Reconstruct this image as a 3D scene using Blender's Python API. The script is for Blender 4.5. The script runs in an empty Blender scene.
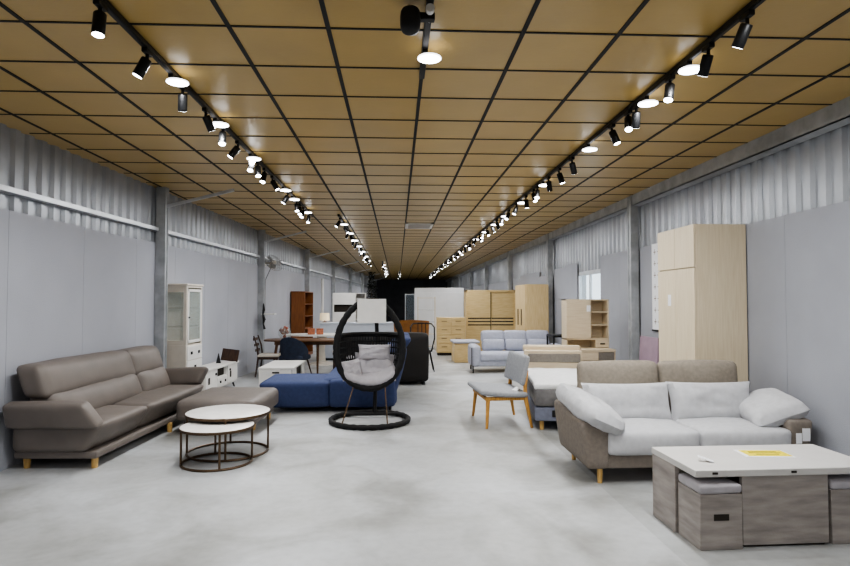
import bpy, bmesh, math, random
from mathutils import Vector, Matrix, Euler, noise
random.seed(4)
R = math.radians; PI = math.pi
S = bpy.context.scene; C = S.collection

# ------------------------------------------------------------------ materials
def srgb(c):
    return tuple((x/12.92 if x <= .04045 else ((x+.055)/1.055)**2.4) for x in [v/255 for v in c]) + (1,)
def mat(name, col, rough=.6, metal=0., var=.06, vscale=6., bump=0., bscale=60., emit=0., ecol=None, col2=None, stretch=None, spec=.5):
    m = bpy.data.materials.new(name); m.use_nodes = True
    nt = m.node_tree; n = nt.nodes; l = nt.links
    b = n['Principled BSDF']
    b.inputs['Roughness'].default_value = rough; b.inputs['Metallic'].default_value = metal
    b.inputs['Specular IOR Level'].default_value = spec
    c = srgb(col)
    tc = n.new('ShaderNodeTexCoord'); mp = n.new('ShaderNodeMapping')
    l.new(tc.outputs['Object'], mp.inputs[0])
    if stretch: mp.inputs['Scale'].default_value = stretch
    no = n.new('ShaderNodeTexNoise'); no.inputs['Scale'].default_value = vscale; no.inputs['Detail'].default_value = 5
    l.new(mp.outputs[0], no.inputs['Vector'])
    rp = n.new('ShaderNodeValToRGB')
    c2 = srgb(col2) if col2 else tuple(min(1, x*(1+var*2)) for x in c[:3])+(1,)
    c1 = c if col2 else tuple(x*(1-var*2) for x in c[:3])+(1,)
    rp.color_ramp.elements[0].color = c1; rp.color_ramp.elements[1].color = c2
    rp.color_ramp.elements[0].position = .32; rp.color_ramp.elements[1].position = .68
    l.new(no.outputs['Fac'], rp.inputs[0]); l.new(rp.outputs[0], b.inputs['Base Color'])
    if bump:
        n2 = n.new('ShaderNodeTexNoise'); n2.inputs['Scale'].default_value = bscale; n2.inputs['Detail'].default_value = 3
        l.new(tc.outputs['Object'], n2.inputs['Vector'])
        bp = n.new('ShaderNodeBump'); bp.inputs['Strength'].default_value = bump; bp.inputs['Distance'].default_value = .01
        l.new(n2.outputs['Fac'], bp.inputs['Height']); l.new(bp.outputs[0], b.inputs['Normal'])
    if emit:
        b.inputs['Emission Color'].default_value = srgb(ecol or col); b.inputs['Emission Strength'].default_value = emit
    return m
def glass(name, col, alpha=.2, rough=.05):
    m = mat(name, col, rough, var=0); b = m.node_tree.nodes['Principled BSDF']
    b.inputs['Alpha'].default_value = alpha
    return m

K = dict(
 black=mat('black_metal', (22,22,23), .45, .3, .1),
 blackm=mat('black_matte', (26,26,27), .7, 0, .1),
 taupe=mat('taupe_leather', (112,104,98), .5, 0, .05, 4, .25, 180),
 taupe2=mat('taupe_fabric', (130,121,112), .9, 0, .05, 30, .4, 400),
 beige=mat('beige_fabric', (148,139,126), .9, 0, .05, 30, .4, 400),
 lgrey=mat('light_grey_fabric', (196,196,198), .9, 0, .03, 20, .35, 300),
 cgrey=mat('cushion_grey_fabric', (176,172,176), .9, 0, .04, 12, .3, 200),
 chgrey=mat('chair_grey_fabric', (158,160,164), .9, 0, .04, 30, .35, 300),
 leg=mat('pale_wood_leg', (206,168,104), .5, 0, .1, 10, stretch=(6,6,1)),
 chwood=mat('honey_wood', (186,138,70), .45, 0, .15, 10, stretch=(6,6,1)),
 oak=mat('pale_oak', (221,207,180), .5, 0, 0, 5, col2=(211,195,165), stretch=(14,14,.7)),
 oak2=mat('golden_oak', (224,200,150), .5, 0, 0, 5, col2=(206,178,124), stretch=(1,14,14)),
 oak2v=mat('golden_oak_upright', (216,192,146), .5, 0, 0, 5, col2=(198,170,120), stretch=(14,14,.8)),
 oak3=mat('cream_oak', (217,202,176), .5, 0, 0, 5, col2=(205,187,158), stretch=(.9,12,12)),
 greywood=mat('grey_driftwood', (172,164,158), .6, 0, 0, 2.2, .1, 80, col2=(136,129,124), stretch=(1.5,1.5,8)),
 greytop=mat('warm_white_laminate', (206,203,199), .4, 0, .02),
 marble=mat('white_marble', (236,233,228), .3, 0, .03, 9),
 bronze=mat('dark_bronze', (92,74,56), .4, .6, .1),
 white=mat('white_lacquer', (226,224,220), .4, 0, .02),
 offwhite=mat('cream_lacquer', (216,208,196), .5, 0, .03),
 counter=mat('pale_grey_board', (190,196,206), .5, 0, .02),
 cwhite=mat('pure_white_panel', (232,234,238), .4, 0, .01),
 paper=mat('white_paper', (238,238,240), .8, 0, .01),
 yellow=mat('yellow_paper', (232,214,40), .7, 0, .08, 30),
 ink=mat('olive_print', (150,132,24), .8, 0, .1),
 blue=mat('blue_fabric', (56,68,106), .85, 0, .06, 20, .3, 300),
 bluegrey=mat('periwinkle_fabric', (178,180,193), .8, 0, .03, 20, .2, 300),
 bbrown=mat('black_brown_leather', (22,18,16), .6, 0, .1, 8, .2, 150),
 amber=mat('amber_leather', (132,86,36), .5, 0, .1, 8),
 dwood=mat('dark_walnut', (62,42,30), .45, 0, .2, 8, stretch=(6,6,1)),
 mwood=mat('brown_walnut', (96,66,42), .45, 0, .15, 8, stretch=(1,8,8)),
 redwood=mat('red_teak', (140,86,42), .5, 0, 0, 5, col2=(112,66,32), stretch=(10,10,.8)),
 navy=mat('navy_fabric', (34,42,60), .85, 0, .1, 20, .3, 200),
 rattan=mat('black_rattan', (13,13,14), .75, 0, .2, 40, .6, 90),
 galv=mat('galvanised_steel', (172,175,178), .45, .25, .1, 5),
 alu=mat('aluminium', (205,208,212), .35, .6, .03),
 panel=mat('grey_wall_board', (170,172,180), .85, 0, .025, 1.2, .25, 120),
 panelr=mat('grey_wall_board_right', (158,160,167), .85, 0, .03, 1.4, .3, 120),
 dark=mat('charcoal_wall', (98,100,106), .8, 0, .1, 2),
 gfabric=mat('stone_grey_fabric', (124,118,110), .9, 0, .05, 30, .3, 300),
 quilt=mat('white_quilting', (228,228,228), .85, 0, .03, 14, .5, 30),
 mside=mat('grey_mattress_side', (110,108,108), .6, 0, .15, 8, .4, 40),
 mbase=mat('slate_bed_base', (116,120,136), .85, 0, .05, 20),
 purple=mat('mauve_board', (160,138,152), .8, 0, .04),
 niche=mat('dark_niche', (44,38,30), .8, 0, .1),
 shade=mat('lamp_shade_cream', (232,214,180), .8, 0, .03, emit=.35),
 terra=mat('terracotta', (178,112,84), .8, 0, .1, 20),
 flower=mat('dried_red_flower', (134,62,40), .9, 0, .3, 30),
 leaf=mat('dark_foliage', (40,44,36), .8, 0, .3, 30),
 lens=mat('lit_lens', (255,255,255), .4, emit=14., ecol=(250,252,255)),
 diff=mat('lit_diffuser', (255,255,255), .4, emit=9., ecol=(252,252,255)),
 glow=mat('glowing_housing', (235,235,238), .4, emit=3., ecol=(252,252,255)),
 glass=glass('clear_glass', (200,215,212), .22),
 dglass=glass('smoked_glass', (110,120,128), .45),
 pane=glass('window_glass', (225,240,250), .12),
 plastic=glass('plastic_wrap', (205,208,210), .45, .2),
 wirefan=mat('fan_grey', (150,150,150), .5, .3),
)

def floor_mat():
    m = bpy.data.materials.new('polished_concrete'); m.use_nodes = True
    n = m.node_tree.nodes; l = m.node_tree.links; b = n['Principled BSDF']
    tc = n.new('ShaderNodeTexCoord')
    def nz(s, d, dist=0):
        t = n.new('ShaderNodeTexNoise'); t.inputs['Scale'].default_value = s; t.inputs['Detail'].default_value = d; t.inputs['Distortion'].default_value = dist
        l.new(tc.outputs['Object'], t.inputs['Vector']); return t
    def ramp(t, p0, p1, c0, c1):
        r = n.new('ShaderNodeValToRGB'); r.color_ramp.elements[0].position = p0; r.color_ramp.elements[1].position = p1
        r.color_ramp.elements[0].color = c0; r.color_ramp.elements[1].color = c1
        l.new(t.outputs['Fac'], r.inputs[0]); return r
    a = ramp(nz(.55, 6, .6), .33, .62, srgb((158,158,155)), srgb((190,192,194)))
    s = ramp(nz(1.15, 7, 1.0), .3, .52, (.66,.65,.62,1), (1,1,1,1))
    f = ramp(nz(14, 6), .25, .6, (.9,.9,.9,1), (1.02,1.02,1.02,1))
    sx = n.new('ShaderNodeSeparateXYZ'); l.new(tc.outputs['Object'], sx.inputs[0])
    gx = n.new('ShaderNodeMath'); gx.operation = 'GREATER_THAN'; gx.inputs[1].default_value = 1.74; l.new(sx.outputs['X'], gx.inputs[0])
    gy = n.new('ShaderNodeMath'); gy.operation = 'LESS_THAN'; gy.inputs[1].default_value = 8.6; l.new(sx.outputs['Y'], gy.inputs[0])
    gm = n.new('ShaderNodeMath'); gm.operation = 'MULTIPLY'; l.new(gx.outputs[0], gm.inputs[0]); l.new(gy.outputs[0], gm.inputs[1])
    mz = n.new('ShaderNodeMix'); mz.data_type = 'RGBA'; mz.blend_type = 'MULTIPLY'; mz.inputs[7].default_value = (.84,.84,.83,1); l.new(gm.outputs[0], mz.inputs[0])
    mx = n.new('ShaderNodeMix'); mx.data_type = 'RGBA'; mx.blend_type = 'MULTIPLY'; mx.inputs[0].default_value = 1
    my = n.new('ShaderNodeMix'); my.data_type = 'RGBA'; my.blend_type = 'MULTIPLY'; my.inputs[0].default_value = 1
    l.new(a.outputs[0], mx.inputs[6]); l.new(s.outputs[0], mx.inputs[7])
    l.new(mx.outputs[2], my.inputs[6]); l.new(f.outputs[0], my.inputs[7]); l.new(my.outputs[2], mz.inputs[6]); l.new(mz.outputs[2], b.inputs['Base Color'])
    rr = ramp(nz(2.5, 5), .3, .7, (.36,)*3+(1,), (.55,)*3+(1,)); l.new(rr.outputs[0], b.inputs['Roughness'])
    return m
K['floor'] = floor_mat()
K['tile'] = mat('tan_ceiling_tile', (180,151,90), .3, 0, .04, 1.5, .06, 40)
K['sheet'] = mat('corrugated_zinc', (166,169,174), .34, .45, .06, 2)

# ------------------------------------------------------------------ mesh builder
class B:
    def __init__(s): s.v = []; s.f = []
    def add(s, vs, fs, mx=None):
        o = len(s.v)
        for p in vs:
            p = Vector(p); s.v.append(mx @ p if mx is not None else p)
        s.f += [tuple(i+o for i in f) for f in fs]; return s
    def bm(s, bm, mx=None):
        bm.verts.ensure_lookup_table(); bm.verts.index_update()
        s.add([v.co.copy() for v in bm.verts], [[v.index for v in f.verts] for f in bm.faces], mx); bm.free(); return s
    def box(s, a, b, bev=.004, seg=1, rot=None, taper=None):
        """box between corners a and b; rot = Euler about its centre; taper = (tx, ty) scale of the bottom"""
        c = Vector([(i+j)/2 for i, j in zip(a, b)]); d = [abs(j-i) for i, j in zip(a, b)]
        bm = bmesh.new(); bmesh.ops.create_cube(bm, size=1)
        for v in bm.verts:
            k = taper if (taper and v.co.z < 0) else (1, 1)
            v.co = Vector((v.co.x*d[0]*k[0], v.co.y*d[1]*k[1], v.co.z*d[2]))
        bev = min(bev, min(d)*.45)
        if bev > 0: bmesh.ops.bevel(bm, geom=list(bm.edges), offset=bev, segments=seg, profile=.5, affect='EDGES', clamp_overlap=True)
        mx = Matrix.Translation(c)
        if rot: mx = mx @ Euler(rot).to_matrix().to_4x4()
        return s.bm(bm, mx)
    def rbox(s, a, b, r=.05, n=10, puff=(0,0,0), wr=0., wf=4., rot=None, seed=0., fn=None):
        """soft cushion block: rounded corners of radius r, bulged by puff per axis, wrinkled"""
        c = Vector([(i+j)/2 for i, j in zip(a, b)]); h = [abs(j-i)/2 for i, j in zip(a, b)]
        r = min(r, min(h)*.98)
        bm = bmesh.new(); bmesh.ops.create_cube(bm, size=2)
        bmesh.ops.subdivide_edges(bm, edges=list(bm.edges), cuts=n, use_grid_fill=True)
        for v in bm.verts:
            p = v.co.copy()
            q = [p[i]*h[i] for i in range(3)]
            # cluster samples towards the edges
            q = [h[i]*math.copysign(1-(1-abs(p[i]))**1.6, p[i]) for i in range(3)]
            inn = [max(-(h[i]-r), min(h[i]-r, q[i])) for i in range(3)]
            dv = Vector(q)-Vector(inn)
            q = Vector(inn)+dv.normalized()*r if dv.length > 1e-6 else Vector(q)
            u = [q[i]/h[i] for i in range(3)]
            for i in range(3):
                j, k = (i+1) % 3, (i+2) % 3
                q[i] += u[i]*puff[i]*(1-min(1, u[j]**2))*(1-min(1, u[k]**2))
            if wr:
                nv = noise.noise_vector(Vector(((q.x+c.x+seed)*wf, (q.y+c.y)*wf, (q.z+c.z)*wf)))
                q += nv*wr
            if fn: q = fn(q, u)
            v.co = q
        mx = Matrix.Translation(c)
        if rot: mx = mx @ Euler(rot).to_matrix().to_4x4()
        return s.bm(bm, mx)
    def pillow(s, w, h, t, mx, n=14, wr=.006, seed=0., rnd=0.):
        """two-faced pillow w x h (local x, z), thickness t along y, with pinched corners"""
        vs = []; fs = []
        for sd in (-1, 1):
            for i in range(n+1):
                for j in range(n+1):
                    u = -1+2*i/n; v = -1+2*j/n
                    d = (max(0, 1-u**4)*max(0, 1-v**4))**.5
                    x = u*w/2*(1-.07*(1-v*v)*abs(u)**3); z = v*h/2*(1-.07*(1-u*u)*abs(v)**3)
                    y = sd*t/2*d**(.8 if rnd else 1)
                    x *= (1-rnd*v**4)**.5; z *= (1-rnd*u**4)**.5
                    w2 = noise.noise(Vector((u*2.2+seed, v*2.2, sd*3+seed)))*wr*3*d+noise.noise(Vector((u*6+seed, v*6, sd*3)))*wr*d
                    vs.append((x, y+w2, z))
        N = (n+1)**2
        for k in (0, 1):
            for i in range(n):
                for j in range(n):
                    q = [k*N+i*(n+1)+j, k*N+(i+1)*(n+1)+j, k*N+(i+1)*(n+1)+j+1, k*N+i*(n+1)+j+1]
                    fs.append(q if k == 0 else q[::-1])
        bm = bmesh.new(); V = [bm.verts.new(p) for p in vs]
        for q in fs: bm.faces.new([V[i] for i in q])
        bmesh.ops.remove_doubles(bm, verts=list(bm.verts), dist=1e-4)
        return s.bm(bm, mx)
    def cyl(s, p0, p1, r0, r1=None, n=16, cap=True):
        return s.tube([p0, p1], [r0, r0 if r1 is None else r1], n=n, cap=cap)
    def tube(s, pts, r, n=10, closed=False, cap=True):
        pts = [Vector(p) for p in pts]; m = len(pts)
        rs = r if isinstance(r, (list, tuple)) else [r]*m
        vs = []; fs = []; prev = None
        for i, p in enumerate(pts):
            if closed: t = (pts[(i+1) % m]-pts[i-1])
            else: t = (pts[min(i+1, m-1)]-pts[max(i-1, 0)])
            t.normalize()
            if prev is None: a = t.orthogonal().normalized()
            else:
                a = prev-t*prev.dot(t)
                a = a.normalized() if a.length > 1e-6 else t.orthogonal().normalized()
            prev = a; b = t.cross(a)
            for k in range(n):
                th = 2*PI*k/n; vs.append(p+(a*math.cos(th)+b*math.sin(th))*rs[i])
        for i in range(m if closed else m-1):
            i2 = (i+1) % m
            for k in range(n):
                k2 = (k+1) % n; fs.append((i*n+k, i*n+k2, i2*n+k2, i2*n+k))
        if cap and not closed:
            fs.append(tuple(range(n))[::-1]); fs.append(tuple(range((m-1)*n, m*n)))
        return s.add(vs, fs)
    def lathe(s, prof, c=(0,0,0), n=32, mx=None):
        vs = []; fs = []; m = len(prof)
        for k in range(n):
            th = 2*PI*k/n
            for (r, z) in prof: vs.append((c[0]+r*math.cos(th), c[1]+r*math.sin(th), c[2]+z))
        for k in range(n):
            k2 = (k+1) % n
            for i in range(m-1): fs.append((k*m+i, k2*m+i, k2*m+i+1, k*m+i+1))
        for i in (0, m-1):
            if prof[i][0] > 1e-5:
                f = tuple(k*m+i for k in range(n)); fs.append(f if i else f[::-1])
        return s.add(vs, fs, mx)
    def sphere(s, c, r, sc=(1,1,1), n=12):
        bm = bmesh.new(); bmesh.ops.create_uvsphere(bm, u_segments=n*2, v_segments=n, radius=r)
        return s.bm(bm, Matrix.Translation(c) @ Matrix.Diagonal((*sc, 1)))
    def prism(s, poly, z0, z1, mx=None, bev=0.):
        bm = bmesh.new(); V = [bm.verts.new((x, y, z0)) for x, y in poly]; f = bm.faces.new(V)
        e = bmesh.ops.extrude_face_region(bm, geom=[f])
        for v in e['geom']:
            if isinstance(v, bmesh.types.BMVert): v.co.z = z1
        bmesh.ops.recalc_face_normals(bm, faces=list(bm.faces))
        if bev: bmesh.ops.bevel(bm, geom=list(bm.edges), offset=bev, segments=2, profile=.5, affect='EDGES', clamp_overlap=True)
        return s.bm(bm, mx)

def obj(name, b, m, parent=None, loc=None, rot=None, label=None, flat=False):
    me = bpy.data.meshes.new(name)
    me.from_pydata([tuple(v) for v in b.v], [], b.f); me.update()
    bm = bmesh.new(); bm.from_mesh(me); bmesh.ops.recalc_face_normals(bm, faces=list(bm.faces)); bm.to_mesh(me); bm.free()
    if not flat:
        me.shade_smooth(); me.set_sharp_from_angle(angle=R(38))
    me.materials.append(K[m] if isinstance(m, str) else m)
    o = bpy.data.objects.new(name, me); C.objects.link(o)
    if parent: o.parent = parent
    if loc: o.location = loc
    if rot: o.rotation_euler = rot
    if label: o['label'] = label
    return o
def tag(o, label, cat, group=None, kind=None):
    o['label'] = label; o['category'] = cat
    if group: o['group'] = group
    if kind: o['kind'] = kind
    return o
def thing(name, label, cat, loc=(0,0,0), rz=0, group=None):
    o = bpy.data.objects.new(name, None); o.empty_display_size = .1; C.objects.link(o)
    o.location = loc; o.rotation_euler = (0, 0, R(rz)); return tag(o, label, cat, group)
def dup(o, parent=None):
    c = o.copy(); C.objects.link(c)
    if parent: c.parent = parent
    for ch in list(o.children): dup(ch, c)
    return c
def struct(name, b, m, **k):
    o = obj(name, b, m, **k); o['kind'] = 'structure'; return o
def bx(a, b, bev=.004, **k): return B().box(a, b, bev, **k)
def rb(a, b, r=.05, **k): return B().rbox(a, b, r, **k)

# ------------------------------------------------------------------ room shell
H = 3.26; YB = -4.0; YE = 45.0; XR = 3.8
def xl(y): return -4.0+.0555*y
b = B(); b.add([(-5,YB,0),(4.4,YB,0),(4.4,YE+.5,0),(-5,YE+.5,0),(-5,YB,-.1),(4.4,YB,-.1),(4.4,YE+.5,-.1),(-5,YE+.5,-.1)],
               [(0,1,2,3),(4,7,6,5),(0,4,5,1),(1,5,6,2),(2,6,7,3),(3,7,4,0)])
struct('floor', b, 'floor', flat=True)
b = B(); b.box((-5,YB-.2,H), (4.4,YE+.5,H+.1), 0); struct('ceiling', b, 'tile', flat=True)
b = B()
for k in range(-8, 8):
    x = .18+.605*k
    if x > 3.75: continue
    y1 = min(YE, (x+4.0)/.0555) if x > -4 else None
    y0 = YB
    if x < xl(YB): continue
    # the slanted left wall cuts the left lines short
    yend = (x+4.0)/.0555 if (x+4.0)/.0555 < YE else YE
    b.box((x-.014,y0,H-.006), (x+.014,yend,H+.01), 0)
for k in range(-12, 69):
    y = 3.6+.605*k
    b.box((xl(y)+.0,y-.009,H-.005), (XR,y+.009,H+.01), 0)
struct('trim_1', b, 'blackm', flat=True)           # ceiling grid
# left wall boards
def wall_strip(y0, y1, z0, z1, fx, t, b):
    b.add([(fx(y0)-t,y0,z0),(fx(y0),y0,z0),(fx(y1),y1,z0),(fx(y1)-t,y1,z0),(fx(y0)-t,y0,z1),(fx(y0),y0,z1),(fx(y1),y1,z1),(fx(y1)-t,y1,z1)],
          [(0,3,2,1),(4,5,6,7),(0,1,5,4),(1,2,6,5),(2,3,7,6),(3,0,4,7)])
b = B(); y = YB
while y < YE-.01:
    y1 = min(YE, y+1.22); wall_strip(y+.002, y1-.002, 0, 2.44+random.uniform(-.012,.012), xl, .02, b); y = y1
struct('wall_left', b, 'panel', flat=True)
def corr(fx, sgn, y0, y1, z0, z1, pitch=.2, d=.035):
    b = B(); vs = []; y = y0
    prof = [(0,0),(.3,0),(.42,1),(.78,1),(.9,0)]
    n = 0
    while y < y1:
        for u, h in prof:
            yy = min(y1, y+u*pitch); x = fx(yy)+sgn*d*h
            vs += [(x,yy,z0),(x,yy,z1)]; n += 1
        y += pitch
    b.add(vs, [(2*i,2*i+2,2*i+3,2*i+1) for i in range(n-1)]); return b
struct('trim_2', corr(lambda y: xl(y)-.075, 1, YB, YE, 2.2, H), 'sheet', flat=True)      # corrugated sheet, left
struct('trim_3', corr(lambda y: XR+.075, -1, YB, YE, 2.16, H), 'sheet', flat=True)       # corrugated sheet, right
struct('trim_4', corr(lambda y: XR+.075, -1, 10.2, 10.95, 0, 2.17), 'sheet', flat=True)
b = B(); b.box((XR+.1,YB,0),(XR+.2,10.8,H),0); b.box((XR+.1,12.3,0),(XR+.2,YE,H),0); b.box((XR+.1,10.8,2.16),(XR+.2,12.3,H),0); b.box((XR+.1,10.8,0),(XR+.2,12.3,.95),0)
struct('trim_5', b, 'galv', flat=True)
b = B(); wall_strip(YB, YE, 0, H, lambda y: xl(y)-.1, .1, b); struct('trim_6', b, 'galv', flat=True)
# right wall boards
b = B()
for (y0, y1, z1) in ((YB,-1.6,2.43),(-1.6,-.4,2.43),(-.4,.8,2.43),(.8,2.0,2.43),(2.0,3.2,2.43),(3.2,4.4,2.44),(4.4,5.6,2.43),(5.6,6.8,2.425),(6.8,8.0,2.43),(8.0,9.05,2.43),(9.25,9.9,2.43),(9.9,10.86,2.43),(12.3,13.2,2.4),(13.2,14.1,2.36),
                    (14.4,15.6,2.25),(15.6,16.8,2.38),(16.8,18.0,2.38),(18,19.2,2.3),(19.5,22,2.3),(22,24.4,2.3),(24.6,29.5,2.35),(29.7,34.6,2.3),(34.8,YE,2.35)):
    b.box((XR,y0+.002,0), (XR+.02,y1-.002,z1), 0)
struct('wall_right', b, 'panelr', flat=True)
struct('wall_back', bx((-5,YE,0),(4.4,YE+.2,H),0), 'dark', flat=True)
struct('wall_front', bx((-5,YB-.2,0),(4.4,YB,H),0), 'panel', flat=True)
# C-channel rail on the left wall
b = B(); wall_strip(YB, YE, 2.61, 2.66, lambda y: xl(y)+.045, .1, b); struct('trim_7', b, 'alu', flat=True)
b = B(); b.box((XR-.1,YB,H-.17),(XR-.085,YE,H),0); b.box((XR-.1,YB,H-.17),(XR+.04,YE,H-.155),0); struct('trim_8', b, 'galv', flat=True)
# steel columns and knee braces
ti = 9
for k in range(8):
    y = 8.8+5.12*k
    if y > 44: break
    x = xl(y); c = B()
    c.box((x,y-.06,0),(x+.14,y-.035,H),.004); c.box((x,y+.035,0),(x+.14,y+.06,H),.004); c.box((x,y-.035,0),(x+.125,y+.035,H),0)
    c.box((x-.01,y-.1,0),(x+.16,y+.1,.015),0)
    struct('trim_%d' % ti, c, 'galv', flat=True); ti += 1
    c = B(); c.tube([(x+.13,y,2.98),(x+1.1,y,H-.03)], .028, n=4); struct('trim_%d' % ti, c, 'alu', flat=True); ti += 1
for k in range(7):
    y = 9.16+5.12*k
    c = B()
    c.box((XR-.13,y-.07,0),(XR,y-.04,H-.01),.004); c.box((XR-.13,y+.04,0),(XR,y+.07,H-.01),.004); c.box((XR-.115,y-.04,0),(XR,y+.04,H-.01),0)
    struct('trim_%d' % ti, c, 'galv', flat=True); ti += 1
# window
w = B()
for a in (((XR+.02,10.86,.95),(XR+.08,10.92,2.2)),((XR+.02,12.22,.95),(XR+.08,12.28,2.2)),((XR+.02,10.86,2.12),(XR+.08,12.28,2.2)),((XR+.02,10.86,.95),(XR+.08,12.28,1.02)),((XR+.03,11.54,1.0),(XR+.07,11.6,2.14))):
    w.box(*a, .003)
wo = struct('window_1', w, 'alu')
for (a, c) in ((10.92,11.55),(11.59,12.22)): obj('pane', bx((XR+.045,a,1.02),(XR+.05,c,2.12),0), 'pane', wo)

# ------------------------------------------------------------------ lights and tracks
def track(x, y0, y1, label):
    b = B(); b.box((x-.02,y0,H-.04),(x+.02,y1,H-.005),.002); b.box((x-.012,y0+.01,H-.045),(x+.012,y1-.01,H-.038),0)
    return tag(obj('light_track', b, 'black'), label, 'light track')
track(-1.63, -3, 11.45, 'long black light track along the left side of the tan ceiling')
track(1.99, -3, 37.6, 'longest black light track, along the right side of the ceiling')
track(.18, -3, 4.3, 'short black light track in the ceiling middle ending near the single disc light')
track(-1.12, 11.3, 24.3, 'black light track further back, continuing inward of the left one')
track(-.6, 24.3, 35.4, 'short far black light track left of the ceiling middle')
track(.12, 32, 40.5, 'farthest short black light track near the charcoal end wall')

DISC_W, SPOT_W = 15., 26.
def lamp(name, kind, energy, parent, loc, **k):
    d = bpy.data.lights.new(name, kind); d.energy = energy; d.color = (.97,.985,1)
    for a, v in k.items(): setattr(d, a, v)
    o = bpy.data.objects.new(name, d); C.objects.link(o); o.parent = parent; o.location = loc; return o
def make_disc():
    t = thing('disc_light', '', 'ceiling light', (0,0,H))
    obj('adapter', bx((-.018,-.055,-.07),(.018,.055,-.038),.004), 'black', t)
    obj('stem', B().cyl((.03,0,-.075),(.005,0,-.055),.012), 'black', t)
    obj('housing', B().lathe([(.02,-.07),(.05,-.072),(.076,-.08),(.079,-.088),(.075,-.091)], n=28, c=(.03,0,0)), 'glow', t)
    obj('diffuser', B().lathe([(.0,-.0975),(.05,-.0965),(.074,-.091),(.074,-.086)], n=28, c=(.03,0,0)), 'diff', t)
    lamp('bulb', 'AREA', DISC_W, t, (.03,0,-.103), shape='DISK', size=.14)
    return t
def make_spot():
    t = thing('track_spotlight', '', 'spotlight', (0,0,H))
    obj('adapter', bx((-.018,-.05,-.072),(.018,.05,-.038),.004), 'black', t)
    obj('stem', B().cyl((0,0,-.105),(0,0,-.068),.011), 'black', t)
    bd = obj('body', B().lathe([(.012,.0),(.03,-.002),(.034,-.008),(.034,-.128),(.031,-.132),(.029,-.126)], n=20), 'black', t, loc=(0,0,-.1))
    obj('lens', B().lathe([(.0,-.1335),(.0305,-.1325)], n=20), 'lens', bd)
    lamp('bulb', 'SPOT', SPOT_W, bd, (0,0,-.135), spot_size=R(105), spot_blend=1., shadow_soft_size=.03)
    return t
disc0 = make_disc(); spot0 = make_spot(); used = set()
ORD = 'first second third fourth fifth sixth seventh eighth ninth tenth eleventh twelfth thirteenth fourteenth fifteenth sixteenth seventeenth eighteenth nineteenth twentieth'.split()
TENS = {2:'twenty',3:'thirty',4:'forty',5:'fifty',6:'sixty'}
def ordinal(i):
    if i <= 20: return ORD[i-1]
    t, u = divmod(i, 10)
    return {3:'thirtieth',4:'fortieth',5:'fiftieth',6:'sixtieth'}[t] if u == 0 else TENS[t]+'-'+ORD[u-1]
def place(proto, x, y, label, group, tilt=None):
    if proto.name in used: t = dup(proto)
    else: used.add(proto.name); t = proto
    t.location = (x, y, H); t['label'] = label; t['group'] = group
    if tilt:
        for c in t.children:
            if c.name.startswith('body'): c.rotation_euler = (R(tilt[0]), R(tilt[1]), 0)
    return t
# discs (y list) and spotlights (y, pitch about x, roll about y) per track
def run(x, discs, spots, where):
    hid = [y for y in discs if y < 2]  # unseen discs behind the viewer, added to give the room fill light
    for i, y in enumerate(sorted(hid)):
        place(disc0, x, y, 'added fill disc light of the %s, unseen behind the viewer, %s' % (where, 'nearer the front wall' if i == 0 and len(hid) > 1 else 'last before the view'), 'added fill lights behind the viewer')
    for i, y in enumerate(sorted(y for y in discs if y > 2)):
        place(disc0, x, y, 'lit round disc light, %s disc from the near end of the %s' % (ordinal(i+1), where), 'disc lights on the '+where)
    for i, (y, p, r) in enumerate(sorted(spots)):
        place(spot0, x, y, 'black cylinder spotlight, %s spotlight from the near end of the %s' % (ordinal(i+1), where), 'spotlights on the '+where, (p, r))
rnd = random.Random(11)
def fill(y0, y1, step): 
    out = []; y = y0
    while y < y1: out.append((y, rnd.uniform(-28,28), rnd.choice((-1,1))*rnd.uniform(8,35))); y += step*rnd.uniform(.85,1.15)
    return out
run(-1.63, [-1.6,.6,4.33,5.36,6.63,8.5,9.25,10.6], [(3.27,-8,0),(3.88,-4,26),(4.52,26,10),(5.06,26,-18),(5.56,-24,-4),(6.08,-10,34),(6.68,-26,4),(6.95,-22,-8),(7.3,-24,6),(7.75,0,-30),(8.85,-8,30),(9.6,-22,-10),(9.95,-24,-4),(10.3,-26,10),(10.95,-20,4)], 'left ceiling track')
run(1.99, [-1.6,.6,2.88,3.93,4.62,6.06,7.96,9.4,10.9,12.1,13.4,15,16.8,18.6,20.5,22.5,25,28,31,34], [(3.22,28,12),(3.64,28,4),(4.17,-14,14),(4.78,26,-8),(4.95,-26,10),(5.34,-12,-18),(6.59,26,-22),(7.13,-4,-18),(7.63,26,-16),(8.25,-26,10),(8.5,-24,-8),(9.0,2,-8)]+fill(9.7,37.3,.62), 'right ceiling track')
run(.18, [-1.2,3.82], [], 'middle ceiling track')
run(-1.12, [12.2,13.8,15.4,17,18.8,20.8,23], fill(11.6,24.2,.9), 'inner left ceiling track')
run(-.6, [25.5,28,31,34], fill(24.6,35.2,1.2), 'far middle ceiling track')
run(.12, [34,38], fill(32.4,40.2,1.5), 'farthest ceiling track')

# black camera on the middle track
t = thing('ceiling_camera', 'bulky black security camera hanging beside the middle ceiling track', 'camera', (.18,3.27,H))
b = B(); b.rbox((-.165,-.07,-.18),(-.05,.06,-.03),.05,n=6); obj('camera_body', b, 'blackm', t)
obj('bracket', bx((-.07,-.02,-.1),(.03,.03,-.06),.004), 'black', t)
obj('collar', B().cyl((0,-.09,-.07),(0,-.05,-.07),.024), 'white', t, label='white clamp collar'); obj('collar', B().cyl((0,.02,-.08),(0,.06,-.06),.022), 'white', t, label='white clamp collar')
t['label'] = 'bulky black security camera hanging beside the middle ceiling track'
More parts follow.
